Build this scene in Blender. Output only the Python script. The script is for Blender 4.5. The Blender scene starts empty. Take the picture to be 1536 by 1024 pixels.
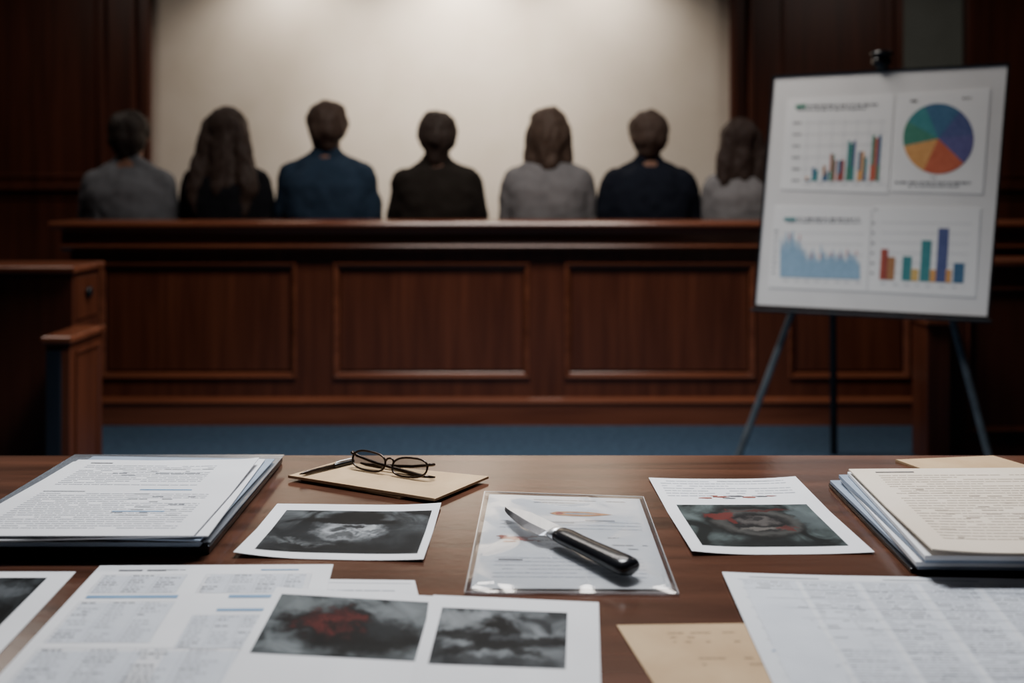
import bpy, math, random
from mathutils import Vector, noise
random.seed(7)
F=1400.0; H=1.2; CX=768.0; HY=270.0; TZ=0.75
def W(px,py,z):
    Y=F*(H-z)/(py-HY); return Vector(((px-CX)*Y/F,Y,z))
def AT(px,py,Y): return Vector(((px-CX)*Y/F,Y,H-(py-HY)*Y/F))
COL=bpy.context.scene.collection
# ---------------- materials
MATS={}
def newmat(n):
    m=bpy.data.materials.new(n); m.use_nodes=True; nt=m.node_tree
    return m,nt,nt.nodes['Principled BSDF']
def srgb(r,g,b):
    f=lambda c:(c/255/12.92 if c/255<=0.04045 else ((c/255+0.055)/1.055)**2.4)
    return (f(r),f(g),f(b),1)
def mixcol(nt,fac,a,b):
    n=nt.nodes.new('ShaderNodeMix'); n.data_type='RGBA'
    for k,v in ((0,fac),(6,a),(7,b)):
        if isinstance(v,bpy.types.NodeSocket): nt.links.new(v,n.inputs[k])
        else: n.inputs[k].default_value=v
    return n.outputs[2]
def noisy(name,c1,c2,scale=(6,6,6),detail=5,rough=0.5,bump=0.0,bscale=200,coat=0,metal=0,spec=0.5,coord='Object',dist=.3):
    if name in MATS: return MATS[name]
    m,nt,b=newmat(name)
    tc=nt.nodes.new('ShaderNodeTexCoord'); mp=nt.nodes.new('ShaderNodeMapping'); mp.inputs['Scale'].default_value=scale
    nt.links.new(tc.outputs[coord],mp.inputs[0])
    nz=nt.nodes.new('ShaderNodeTexNoise'); nz.inputs['Scale'].default_value=1; nz.inputs['Detail'].default_value=detail
    nz.inputs['Distortion'].default_value=dist
    nt.links.new(mp.outputs[0],nz.inputs['Vector'])
    mr=nt.nodes.new('ShaderNodeMapRange'); mr.inputs[1].default_value=.3; mr.inputs[2].default_value=.7
    nt.links.new(nz.outputs[0],mr.inputs[0])
    o=mixcol(nt,mr.outputs[0],c1,c2); nt.links.new(o,b.inputs['Base Color'])
    b.inputs['Roughness'].default_value=rough; b.inputs['Metallic'].default_value=metal
    b.inputs['Coat Weight'].default_value=coat; b.inputs['Coat Roughness'].default_value=.15
    b.inputs['Specular IOR Level'].default_value=spec
    if bump>0:
        n2=nt.nodes.new('ShaderNodeTexNoise'); n2.inputs['Scale'].default_value=bscale; n2.inputs['Detail'].default_value=3
        nt.links.new(tc.outputs[coord],n2.inputs['Vector'])
        bp=nt.nodes.new('ShaderNodeBump'); bp.inputs['Strength'].default_value=bump; bp.inputs['Distance'].default_value=.002
        nt.links.new(n2.outputs[0],bp.inputs['Height']); nt.links.new(bp.outputs[0],b.inputs['Normal'])
    MATS[name]=m; return m
wood=noisy('wood_vertical',srgb(76,39,26),srgb(104,57,38),(20,20,1.3),6,.32,.05,60,spec=.5)
woodh=noisy('wood_horizontal',srgb(94,51,34),srgb(128,74,51),(1.3,20,20),6,.25,.05,60,spec=.6)  # lightened a little, so the rail's edge glint is partly in the colour
wooddark=noisy('wood_wall',srgb(66,34,23),srgb(90,48,33),(16,16,1.0),6,.42,.05,60,spec=.4)
tablem=noisy('wood_table',srgb(48,29,21),srgb(88,55,41),(1.8,30,30),10,.18,.05,80,spec=.6,dist=.7)
plaster=noisy('plaster_cream',srgb(216,204,188),srgb(226,215,201),(3,3,3),6,.9,.2,60,spec=.1)
plasterg=noisy('plaster_grey',srgb(112,116,110),srgb(124,128,122),(3,3,3),5,.9,.2,60,spec=.1)
carpet=noisy('carpet_blue',srgb(48,63,80),srgb(64,83,102),(40,40,40),5,.95,.6,400,spec=.1)
ceilm=noisy('ceiling_plaster',srgb(100,92,84),srgb(110,102,94),(4,4,4),4,.9,.1,80,spec=.1)
paperm=noisy('paper_white',srgb(212,213,217),srgb(224,225,229),(8,8,8),5,.55,.1,90,spec=.3)
creamm=noisy('paper_cream',srgb(218,203,184),srgb(228,215,199),(8,8,8),5,.65,.1,90,spec=.3)
kraft=noisy('paper_kraft',srgb(176,146,110),srgb(196,167,130),(14,14,14),6,.7,.2,160,spec=.3)
ink=noisy('ink_grey',srgb(118,121,128),srgb(142,145,151),(60,60,60),2,.6)
inkd=noisy('ink_dark',srgb(46,46,52),srgb(76,76,84),(60,60,60),2,.6)
inkl=noisy('ink_light',srgb(156,160,169),srgb(172,176,184),(60,60,60),2,.6)
cellm=noisy('ink_cell',srgb(194,199,209),srgb(204,209,218),(20,20,20),3,.6)
blueink=noisy('ink_blue',srgb(96,132,168),srgb(112,148,182),(30,30,30),2,.6)
redink=noisy('stain_red',srgb(104,34,24),srgb(142,62,44),(90,90,90),4,.5)
brass=noisy('print_brass',srgb(150,96,52),srgb(186,140,92),(90,90,90),4,.5)
blackp=noisy('plastic_black',srgb(14,15,18),srgb(24,25,30),(20,20,20),3,.24,.05,200)
bluecard=noisy('card_blue_grey',srgb(122,136,156),srgb(146,160,178),(14,14,14),3,.5)
metalblk=noisy('metal_black',srgb(34,36,40),srgb(48,50,55),(20,20,20),3,.35,metal=.5)
metalgry=noisy('metal_dark_grey',srgb(92,100,106),srgb(116,124,130),(20,20,20),3,.35,metal=.4)
steel=noisy('steel_brushed',srgb(222,224,227),srgb(242,243,245),(90,8,90),4,.32,metal=.7)
steeld=noisy('steel_dark',srgb(70,72,78),srgb(98,100,106),(90,8,90),4,.25,metal=.9)
brasswire=noisy('metal_bronze',srgb(36,28,24),srgb(58,45,37),(40,40,40),3,.2,metal=.6)
navy=noisy('panel_navy',srgb(32,36,44),srgb(42,48,58),(10,10,2),3,.3)
boardm=noisy('board_white',srgb(226,226,227),srgb(234,234,235),(5,5,5),4,.55,spec=.3)
sheetm=noisy('chart_sheet_white',srgb(240,241,243),srgb(246,247,248),(5,5,5),4,.55,spec=.3)
gridl=noisy('ink_grid',srgb(210,212,217),srgb(218,220,225),(5,5,5),4,.6)
skin=noisy('skin',srgb(116,84,69),srgb(138,101,84),(12,12,12),4,.6,.1,120,spec=.2)
eyem=noisy('eye_white',srgb(210,206,200),srgb(226,222,216),(12,12,12),2,.2)
def flat(n,r,g,b): return noisy(n,srgb(r,g,b),srgb(min(255,r+14),min(255,g+14),min(255,b+14)),(60,60,60),3,.6,spec=.3)
def clear(name,fac,tint,rough=.05,bump=0,bs=30,white=0.0):
    m,nt,b=newmat(name); nt.nodes.remove(b); out=nt.nodes['Material Output']
    tr=nt.nodes.new('ShaderNodeBsdfTransparent'); tr.inputs[0].default_value=tint
    gl=nt.nodes.new('ShaderNodeBsdfGlossy'); gl.inputs['Roughness'].default_value=rough; gl.inputs[0].default_value=(1,1,1,1)
    fr=nt.nodes.new('ShaderNodeFresnel'); fr.inputs[0].default_value=1.45
    ad=nt.nodes.new('ShaderNodeMath'); ad.operation='ADD'; ad.inputs[1].default_value=fac; ad.use_clamp=True
    nt.links.new(fr.outputs[0],ad.inputs[0])
    mx=nt.nodes.new('ShaderNodeMixShader'); nt.links.new(ad.outputs[0],mx.inputs[0]); nt.links.new(tr.outputs[0],mx.inputs[1]); nt.links.new(gl.outputs[0],mx.inputs[2])
    last=mx.outputs[0]
    if white>0:
        df=nt.nodes.new('ShaderNodeBsdfDiffuse'); df.inputs[0].default_value=(.8,.82,.85,1)
        m2=nt.nodes.new('ShaderNodeMixShader'); m2.inputs[0].default_value=white
        nt.links.new(last,m2.inputs[1]); nt.links.new(df.outputs[0],m2.inputs[2]); last=m2.outputs[0]
    tc=nt.nodes.new('ShaderNodeTexCoord'); nz=nt.nodes.new('ShaderNodeTexNoise'); nz.inputs['Scale'].default_value=bs; nz.inputs['Detail'].default_value=2
    nt.links.new(tc.outputs['Object'],nz.inputs['Vector'])
    bp=nt.nodes.new('ShaderNodeBump'); bp.inputs['Strength'].default_value=bump; bp.inputs['Distance'].default_value=.01
    nt.links.new(nz.outputs[0],bp.inputs['Height']); nt.links.new(bp.outputs[0],gl.inputs['Normal']); nt.links.new(bp.outputs[0],fr.inputs['Normal'])
    nt.links.new(last,out.inputs[0]); return m
bagm=clear('plastic_clear',.05,(.97,.97,.97,1),.10,.08,12,.01)
sleevem=clear('plastic_sleeve',.04,(.8,.84,.9,1),.1,.15,14,.05)
lensm=clear('glass_lens',.12,(.74,.74,.74,1),.02)
def photomat(name,lo,hi,blobs,ns=3.0,off=0.0,warp=0.0):
    m,nt,b=newmat(name); L=nt.links.new
    uv=nt.nodes.new('ShaderNodeUVMap')
    mo=nt.nodes.new('ShaderNodeMapping'); mo.inputs['Location'].default_value=(off,off*1.7,off); mo.inputs['Scale'].default_value=(1.5,1,1); L(uv.outputs[0],mo.inputs[0])
    nz=nt.nodes.new('ShaderNodeTexNoise'); nz.inputs['Scale'].default_value=ns; nz.inputs['Detail'].default_value=7; nz.inputs['Roughness'].default_value=.5; nz.inputs['Distortion'].default_value=1.1; L(mo.outputs[0],nz.inputs['Vector'])
    mr=nt.nodes.new('ShaderNodeMapRange'); mr.inputs[1].default_value=.38; mr.inputs[2].default_value=.66; L(nz.outputs[0],mr.inputs[0])
    col=mixcol(nt,mr.outputs[0],srgb(*lo),srgb(*hi))
    n2=nt.nodes.new('ShaderNodeTexNoise'); n2.inputs['Scale'].default_value=7; n2.inputs['Detail'].default_value=7; n2.inputs['Roughness'].default_value=.55; L(mo.outputs[0],n2.inputs['Vector'])
    n3=nt.nodes.new('ShaderNodeTexNoise'); n3.inputs['Scale'].default_value=6; n3.inputs['Detail'].default_value=4; n3.inputs['Distortion'].default_value=2.5; L(mo.outputs[0],n3.inputs['Vector'])
    m3=nt.nodes.new('ShaderNodeMapRange'); m3.inputs[1].default_value=.38; m3.inputs[2].default_value=.60; L(n3.outputs[0],m3.inputs[0])
    sub=nt.nodes.new('ShaderNodeVectorMath'); sub.operation='SUBTRACT'; L(n2.outputs['Color'],sub.inputs[0]); sub.inputs[1].default_value=(.5,.5,.5)
    for bl in blobs:
        (u,v,ru,rv,c,rag,soft,amt)=bl[:8]; ang=bl[8] if len(bl)>8 else 0
        sc=nt.nodes.new('ShaderNodeVectorMath'); sc.operation='SCALE'; sc.inputs['Scale'].default_value=rag; L(sub.outputs[0],sc.inputs[0])
        ad=nt.nodes.new('ShaderNodeVectorMath'); ad.operation='ADD'; L(uv.outputs[0],ad.inputs[0]); L(sc.outputs[0],ad.inputs[1])
        s2=nt.nodes.new('ShaderNodeVectorMath'); s2.operation='SUBTRACT'; L(ad.outputs[0],s2.inputs[0]); s2.inputs[1].default_value=(u,v,0)
        ro=nt.nodes.new('ShaderNodeVectorRotate'); ro.rotation_type='Z_AXIS'; ro.inputs['Angle'].default_value=math.radians(-ang); L(s2.outputs[0],ro.inputs[0])
        mu=nt.nodes.new('ShaderNodeVectorMath'); mu.operation='MULTIPLY'; L(ro.outputs[0],mu.inputs[0]); mu.inputs[1].default_value=(1/ru,1/rv,0)
        ln=nt.nodes.new('ShaderNodeVectorMath'); ln.operation='LENGTH'; L(mu.outputs[0],ln.inputs[0])
        r=nt.nodes.new('ShaderNodeMapRange'); r.interpolation_type='SMOOTHSTEP'; r.inputs[1].default_value=1+soft; r.inputs[2].default_value=1-soft; r.inputs[4].default_value=amt
        L(ln.outputs['Value'],r.inputs[0])
        fac=r.outputs[0]
        if len(bl)>9:
            mm=nt.nodes.new('ShaderNodeMath'); mm.operation='MULTIPLY'; L(fac,mm.inputs[0]); L(m3.outputs[0],mm.inputs[1]); fac=mm.outputs[0]
        col=mixcol(nt,fac,col,srgb(*c))
    L(col,b.inputs['Base Color']); b.inputs['Roughness'].default_value=.6; b.inputs['Specular IOR Level'].default_value=.08; return m
# ---------------- mesh builder
class MB:
    def __init__(s): s.v=[];s.f=[];s.m=[];s.uv=[]
    def quad(s,pts,m=0,uv=None):
        i=len(s.v); s.v+= [Vector(p) for p in pts]; s.f.append(tuple(range(i,i+len(pts)))); s.m.append(m); s.uv.append(uv)
    def box(s,x0,x1,y0,y1,z0,z1,m=0):
        i=len(s.v); s.v+=[Vector(p) for p in((x0,y0,z0),(x1,y0,z0),(x1,y1,z0),(x0,y1,z0),(x0,y0,z1),(x1,y0,z1),(x1,y1,z1),(x0,y1,z1))]
        for f in((0,3,2,1),(4,5,6,7),(0,1,5,4),(1,2,6,5),(2,3,7,6),(3,0,4,7)):
            s.f.append(tuple(i+k for k in f)); s.m.append(m); s.uv.append(None)
    def prism(s,low,up,m=0):
        n=len(low); i=len(s.v); s.v+=[Vector(p) for p in low]+[Vector(p) for p in up]
        s.f.append(tuple(i+k for k in reversed(range(n)))); s.m.append(m); s.uv.append(None)
        s.f.append(tuple(i+n+k for k in range(n))); s.m.append(m); s.uv.append(None)
        for k in range(n):
            s.f.append((i+k,i+(k+1)%n,i+n+(k+1)%n,i+n+k)); s.m.append(m); s.uv.append(None)
    def loops(s,rings,m=0,close=True,cap=True,mfun=None):
        i=len(s.v); n=len(rings[0])
        for r in rings: s.v+=[Vector(p) for p in r]
        for a in range(len(rings)-1):
            for k in range(n if close else n-1):
                s.f.append((i+a*n+k,i+a*n+(k+1)%n,i+(a+1)*n+(k+1)%n,i+(a+1)*n+k)); s.m.append(mfun(k) if mfun else m); s.uv.append(None)
        if cap:
            s.f.append(tuple(i+k for k in reversed(range(n)))); s.m.append(m); s.uv.append(None)
            e=i+(len(rings)-1)*n; s.f.append(tuple(e+k for k in range(n))); s.m.append(m); s.uv.append(None)
    def tube(s,pts,rad,n=12,m=0,closed=False):
        P=[Vector(p) for p in pts]; R=rad if isinstance(rad,(list,tuple)) else [rad]*len(P); rings=[]
        up=None
        for k,p in enumerate(P):
            if closed: t=(P[(k+1)%len(P)]-P[k-1])
            else: t=(P[min(k+1,len(P)-1)]-P[max(k-1,0)])
            t.normalize()
            if up is None: up=Vector((0,0,1)) if abs(t.z)<.9 else Vector((0,1,0))
            a=t.cross(up).normalized(); b=a.cross(t).normalized(); up=b
            rings.append([p+a*math.cos(2*math.pi*j/n)*R[k]+b*math.sin(2*math.pi*j/n)*R[k] for j in range(n)])
        if closed: rings.append(rings[0])
        s.loops(rings,m,True,not closed)
    def ell(s,c,r,n=20,m=0):
        rings=[]; c=Vector(c)
        K=n//2
        for k in range(K+1):
            a=-math.pi/2+math.pi*(k+.02*(1 if k==0 else (-1 if k==K else 0))*5)/K
            rings.append([c+Vector((r[0]*math.cos(a)*math.cos(2*math.pi*j/n),r[1]*math.cos(a)*math.sin(2*math.pi*j/n),r[2]*math.sin(a))) for j in range(n)])
        s.loops(rings,m)
    def limb(s,p0,r0,p1,r1,n=14):
        p0=Vector(p0);p1=Vector(p1); d=(p1-p0).normalized(); u=Vector((0,0,1)) if abs(d.z)<.9 else Vector((0,1,0))
        a=d.cross(u).normalized(); b=a.cross(d); rings=[]
        for (c,r,angs) in ((p0,r0,(-85,-60,-30,0)),(p1,r1,(0,30,60,85))):
            for g in angs:
                g=math.radians(g); cc=c+d*r*math.sin(g); rr=r*math.cos(g)
                rings.append([cc+a*rr*math.cos(2*math.pi*j/n)+b*rr*math.sin(2*math.pi*j/n) for j in range(n)])
        s.loops(rings)
WL={}
def setmeta(o,label=None,category=None,group=None,kind=None):
    for k,v in (('label',label),('category',category),('group',group),('kind',kind)):
        if v: o[k]=v
def place(o,loc,parent):
    loc=Vector(loc)
    if parent is not None:
        o.parent=parent; o.location=loc-WL[parent.name]
    else: o.location=loc
    COL.objects.link(o); WL[o.name]=loc
def make(name,mb,mats,parent=None,label=None,category=None,group=None,kind=None,smooth=False,bevel=0,origin=None):
    xs=[p.x for p in mb.v];ys=[p.y for p in mb.v];zs=[p.z for p in mb.v]
    o0=Vector(((min(xs)+max(xs))/2,(min(ys)+max(ys))/2,min(zs))) if origin is None else Vector(origin)
    me=bpy.data.meshes.new(name); me.from_pydata([tuple(p-o0) for p in mb.v],[],mb.f)
    for m in (mats if isinstance(mats,list) else [mats]): me.materials.append(m)
    uvl=me.uv_layers.new(name='UVMap') if any(mb.uv) else None
    for p,mi,u in zip(me.polygons,mb.m,mb.uv):
        p.material_index=mi; p.use_smooth=smooth
        if uvl and u:
            for k,li in enumerate(p.loop_indices): uvl.data[li].uv=u[k]
    me.update()
    o=bpy.data.objects.new(name,me); place(o,o0,parent)
    if bevel:
        b=o.modifiers.new('bevel','BEVEL'); b.width=bevel; b.segments=2; b.limit_method='ANGLE'
    setmeta(o,label,category,group,kind); return o
def empty(name,loc,parent=None,**k):
    o=bpy.data.objects.new(name,None); o.empty_display_size=.1; place(o,loc,parent); setmeta(o,**k); return o
def bx(name,x0,x1,y0,y1,z0,z1,mat,**k):
    mb=MB(); mb.box(x0,x1,y0,y1,z0,z1); return make(name,mb,mat,**k)
def frame(mb,x0,x1,z0,z1,y,prof,m=0):
    rings=[[(x0+d,y-h,z0+d),(x1-d,y-h,z0+d),(x1-d,y-h,z1-d),(x0+d,y-h,z1-d)] for d,h in prof]
    mb.loops(rings,m,True,False)
PROF=[(0,0),(0,.008),(.004,.013),(.010,.013),(.015,.007),(.022,.005),(.026,-.003),(.03,-.006)]
# ---------------- room
YB=6.5
bx('floor',-4.4,4.4,-2.2,7.2,-.1,0,carpet,kind='structure',label='blue carpeted courtroom floor')
bx('ceiling',-4.4,4.4,-2.2,7.2,3.0,3.1,ceilm,kind='structure',label='plain plaster ceiling')
bx('wall_left',-4.4,-4.3,-2.1,7.1,0,3.0,wooddark,kind='structure',label='dark wood side wall')
bx('wall_right',4.3,4.4,-2.1,7.1,0,3.0,wooddark,kind='structure',label='dark wood side wall')
bx('wall_rear',-4.4,4.4,-2.2,-2.1,0,3.0,wooddark,kind='structure',label='dark wood wall')
xl=(228-CX)*YB/F; xr=(1095-CX)*YB/F
bx('wall_front',-4.3,4.3,YB,YB+.1,0,3.0,plaster,kind='structure',label='cream plaster wall washed by downlights')
def X6(px,Y=YB-.06): return (px-CX)*Y/F
def woodwall(name,xa,xb,panels,label):
    mb=MB(); y=YB-.06
    mb.box(xa,xb,y,YB-.001,0,3.0)
    for (a,b,z0,z1) in panels: frame(mb,a,b,z0,z1,y,PROF)
    make(name,mb,wooddark,kind='structure',label=label)
woodwall('trim_1',-4.3,xl,[(X6(-60),X6(146),1.22,2.9),(X6(-60),X6(146),.2,1.08),(X6(-270),X6(-66),1.22,2.9)],'dark wood wall panelling')
woodwall('trim_2',xr,X6(1350),[(X6(1172),X6(1326),1.22,2.9),(X6(1172),X6(1326),.2,1.08)],'dark wood wall panelling')
woodwall('trim_3',X6(1448),4.3,[(X6(1484),X6(1660),1.22,2.9),(X6(1484),X6(1660),.2,1.08)],'dark wood wall panelling')
bx('trim_4',X6(1350),X6(1448),YB-.02,YB-.001,0,3.0,plasterg,kind='structure',label='grey wall strip between wood panels')
n=5
for a,b in ((X6(152),X6(160)),(X6(198),X6(206)),(X6(218),xl+.02),(xr-.02,X6(1104)),(X6(1122),X6(1130)),(X6(1340),X6(1352)),(X6(1446),X6(1456))):
    bx('trim_%d'%n,a,b,YB-.1,YB-.061,0,3.0,wooddark,kind='structure',bevel=.006,label='vertical dark wood moulding'); n+=1
for a,b in ((-4.3,X6(150)),(X6(1132),X6(1338)),(X6(1458),4.3)):
    bx('trim_%d'%n,a,b,YB-.11,YB-.061,1.13,1.17,wooddark,kind='structure',bevel=.008,label='dark wood chair rail'); n+=1
    bx('trim_%d'%n,a,b,YB-.09,YB-.061,.0,.15,wooddark,kind='structure',bevel=.008,label='dark wood skirting'); n+=1
# ---------------- jury box
JY=4.59
jx0,jx1=-2.17,2.7
jb=empty('jury_box',(0,JY,0),label='long dark mahogany panelled jury box with ledge rail',category='jury box')
mb=MB()
ops=[(-2.03,-1.06),(-.879,.088),(.259,1.197),(1.36,1.957),(2.12,2.6)]
zt,zb=.795,.225
mb.box(jx0,jx1,JY+.02,JY+.1,0,.96)
mb.box(jx0,jx1,JY,JY+.0201,zt,.96); mb.box(jx0,jx1,JY,JY+.0201,.0,zb)
xs=[jx0]+[v for o in ops for v in o]+[jx1]
for k in range(0,len(xs),2): mb.box(xs[k],xs[k+1],JY,JY+.0201,zb,zt)
make('body',mb,wood,parent=jb)
for a,b in ops:
    mb=MB(); frame(mb,a,b,zb,zt,JY,PROF); make('panel_moulding',mb,woodh,parent=jb)
    mb=MB(); mb.box(a+.036,b-.036,JY+.012,JY+.0195,zb+.036,zt-.036); make('panel',mb,wood,parent=jb,bevel=.004)
def strip(name,prof,x0,x1,mat,parent,**k):
    mb=MB(); mb.loops([[(x0,y,z) for y,z in prof],[(x1,y,z) for y,z in prof]],0,True,True); return make(name,mb,mat,parent=parent,**k)
strip('rail_cap',[(4.76,.965),(4.76,1.0),(4.515,1.0),(4.502,.996),(4.496,.986),(4.498,.976),(4.51,.969),(4.53,.965)],-2.235,2.75,woodh,jb)
strip('frieze',[(4.60,.962),(4.545,.962),(4.555,.950),(4.56,.94),(4.553,.90),(4.548,.887),(4.60,.885)],-2.20,2.72,woodh,jb)
strip('rail_moulding',[(4.60,.885),(4.540,.885),(4.535,.876),(4.545,.868),(4.57,.858),(4.585,.85),(4.60,.85)],-2.20,2.72,woodh,jb)
strip('baseboard',[(4.60,.135),(4.575,.135),(4.56,.125),(4.555,.112),(4.565,.10),(4.565,.0),(4.60,.0)],-2.19,2.72,woodh,jb)
bx('platform',jx0,jx1,4.70,6.38,0,.2,carpet,parent=jb)
# bench
bench=empty('bench',(0,5.05,.2),label='long dark wooden jury bench',category='bench')
mb=MB(); mb.box(-2.15,1.95,4.90,5.30,.56,.60); make('seat',mb,woodh,parent=bench,bevel=.008)
for x in (-2.1,-1.2,-.1,.9,1.9):
    mb=MB(); mb.box(x-.02,x+.02,4.92,5.26,.201,.56); make('leg',mb,woodh,parent=bench)
# ---------------- witness stand left
ws=empty('witness_stand',(-2.2,3.8,0),label='dark wooden stand with stepped lower post beside the jury box',category='witness stand')
xa=-1.744
mb=MB(); mb.box(-3.4,xa,3.70,3.94,0,.83); make('body',mb,wooddark,parent=ws)
mb=MB(); mb.box(-3.42,xa+.02,3.68,3.96,.83,.858); make('cap',mb,woodh,parent=ws,bevel=.008)
mb=MB(); mb.box(xa-.001,xa+.006,3.725,3.915,.64,.81); make('side_panel',mb,wood,parent=ws,bevel=.003)
mb=MB()
mb.loops([[(xa+.006+d,3.82+r*math.cos(t*math.pi/8),.742+r*math.sin(t*math.pi/8)) for t in range(16)] for d,r in((0,.014),(.004,.023),(.012,.023),(.018,.016),(.02,.006))])
make('knob',mb,metalblk,parent=ws,smooth=True,label='round dark metal knob')
post=empty('post',(-1.66,3.5,0),parent=ws)
mb=MB(); mb.box(-1.70,-1.61,3.40,3.67,0,.605); make('shaft',mb,wood,parent=post,bevel=.004)
mb=MB(); mb.box(-1.712,-1.595,3.38,3.675,.605,.632); make('post_cap',mb,woodh,parent=post,bevel=.008)
mb=MB(); mb.box(-1.692,-1.64,3.388,3.399,.02,.58); make('inset',mb,navy,parent=post,label='dark slate inset strip')
mb=MB()
frame2=[[(-1.609+h,3.44+d,.04+d),(-1.609+h,3.64-d,.04+d),(-1.609+h,3.64-d,.57-d),(-1.609+h,3.44+d,.57-d)] for d,h in((0,0),(0,.006),(.008,.008),(.014,.001))]
mb.loops(frame2,0,True,False); make('post_moulding',mb,wood,parent=post)
# right partition
rp=empty('partition',(2.3,4.05,0),label='dark wooden partition with low end post behind the easel',category='partition')
mb=MB(); mb.box(1.86,3.6,4.0,4.14,0,.83); make('body',mb,wooddark,parent=rp)
mb=MB(); mb.box(1.861,3.6,3.97,4.17,.83,.86); make('cap',mb,woodh,parent=rp,bevel=.008)
mb=MB(); frame(mb,1.95,3.0,.12,.74,4.0,PROF); make('panel_moulding',mb,wooddark,parent=rp)
mb=MB(); mb.box(1.757,1.856,3.95,4.10,0,.585); make('post',mb,wood,parent=rp,bevel=.004)
mb=MB(); mb.box(1.745,1.858,3.935,4.115,.585,.61); make('post_cap',mb,woodh,parent=rp,bevel=.006)
# ---------------- table
tb=empty('table',(0,1,0),label='long polished brown wooden table covered with documents',category='table')
mb=MB(); mb.box(-1.5,1.5,.40,1.53,TZ-.035,TZ); make('tabletop',mb,tablem,parent=tb,bevel=.004)
mb=MB()
for a in ((-1.4,1.4,.5,.52),(-1.4,1.4,1.43,1.45)): mb.box(*a,TZ-.13,TZ-.036)
for a in ((-1.4,-1.38,.521,1.429),(1.38,1.4,.521,1.429)): mb.box(*a,TZ-.13,TZ-.036)
make('apron',mb,tablem,parent=tb)
for x in(-1.36,1.30):
    for y in(.53,1.36):
        mb=MB(); mb.loops([[(x-d,y-d,z),(x+.06+d,y-d,z),(x+.06+d,y+.06+d,z),(x-d,y+.06+d,z)] for d,z in((-.01,0),(0,TZ-.036))]); make('leg',mb,tablem,parent=tb)
# ---------------- board & easel
D=3.7
bTL=Vector((.28,1,.1107))*D+Vector((0,0,H)); bTR=Vector((.4803,.9026,.1122))*D+Vector((0,0,H)); bBL=Vector((.26,1,-.1343))*D+Vector((0,0,H))
bBR=bTR+bBL-bTL
U=(bTR-bTL); V=(bBL-bTL); N=U.cross(V).normalized()
if N.y>0: N=-N
EYE=Vector((0,0,H))
def B(px,py,off=0.0):
    r=Vector(((px-CX)/F,1,-(py-HY)/F)); t=(bTL-EYE).dot(N)/r.dot(N); return EYE+r*t+N*off
board=empty('presentation_board',bBL,label='white presentation board with four colourful charts on an easel',category='board')
mb=MB(); q=[bBL,bBR,bTR,bTL]; mb.prism([p-N*.012 for p in q],[p for p in q]); make('panel',mb,boardm,parent=board)
un=U.normalized(); vn=V.normalized()
mb=MB()
def bar(a,b,w,o0,o1):
    d=(b-a).normalized(); s=d.cross(N).normalized()*w/2
    lo=[a-s,b-s,b+s,a+s]; mb.prism([p+N*o0 for p in lo],[p+N*o1 for p in lo])
for a,b in ((bTL,bTR),(bTR,bBR),(bBR,bBL),(bBL,bTL)): bar(a,b,.008,-.014,.004)
make('edge_frame',mb,metalblk,parent=board)
CM={k:flat('chart_'+k,*c) for k,c in dict(blue=(66,106,140),indigo=(80,90,138),violet=(94,92,144),red=(186,94,74),redor=(196,102,76),orange=(214,158,98),green=(68,130,112),teal=(66,134,140),area=(142,176,204),maroon=(152,74,68),yellow=(214,180,112),pink=(200,132,132),brown=(164,116,80)).items()}
cmn=list(CM.keys())
def sheet(corners,draw,label):
    mb=MB(); lo=[B(*c,.0006) for c in corners]; up=[B(*c,.0016) for c in corners]; mb.prism(lo,up,0)
    mats=[sheetm,inkd,ink,gridl]+[CM[k] for k in cmn]
    def poly(pts,m,lv=0):
        mi={'inkd':1,'ink':2,'grid':3}.get(m) or 4+cmn.index(m)
        mb.quad([B(x,y,.002+.0004*lv) for x,y in pts],mi)
    draw(poly); make('chart_sheet',mb,mats,parent=board,label=label)
R=random.Random(3)
def words(poly,x0,x1,y,h,slope,m,lv=1,gap=2,wl=(3,12)):
    x=x0
    while x<x1:
        w=R.uniform(*wl); e=min(x+w,x1); dy=(x-x0)*slope; hh=h*R.uniform(.75,1)
        poly([(x,y+dy),(x,y+dy+hh),(e,y+dy+hh),(e,y+dy)],m,lv); x=e+gap*R.uniform(.7,1.4)
def c1(p):
    p([(1194,157),(1193,163),(1209,162),(1210,156)],'green',1)
    words(p,1212,1318,157,4,-.02,'ink'); words(p,1196,1300,163.5,3,-.02,'ink',wl=(2,8))
    for k in range(6):
        y=184+k*17.2; 
        p([(1207-.5*k,y),(1207-.5*k,y+.8),(1330-.8*k,y-1.5),(1330-.8*k,y-2.3)],'grid',0)
        words(p,1190-.5*k,1202-.5*k,y-1,3.4,0,'ink',gap=1,wl=(3,5))
    for k in range(7): 
        x=1208+k*18.5; p([(x+4,178),(x+4.8,178),(x-1,271),(x-1.8,271)],'grid',0)
        words(p,x-2,x+9,275,2.4,0,'grid',gap=1,wl=(3,5))
    base=271.5
    for x0,x1,t,cs in ((1208,1215,265,['orange','blue']),(1217,1226,251,['blue','teal']),(1233,1241,248,['brown','blue']),(1243,1252,231,['red','green','maroon']),(1255,1265,240,['blue','maroon']),(1268,1280,211,['teal','green','indigo']),(1285,1298,227,['blue','orange','teal']),(1304,1318,203,['green','red','blue'])):
        n_=len(cs); lean=(base-t)*.07
        for i,c in enumerate(cs):
            a=x0+(x1-x0)*i/n_; b=x0+(x1-x0)*(i+1)/n_; tt=t+[0,4,9][(i*2+int(x0))%3]*(1 if i else 0)
            p([(a,base-(a-1208)*.012),(b,base-(a-1208)*.012),(b+lean,tt),(a+lean,tt)],c,1)
            if i!=1: p([(a,base),(b,base),(b+lean*.3,base-(base-tt)*.35),(a+lean*.3,base-(base-tt)*.35)],cs[(i+1)%n_],2)
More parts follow.
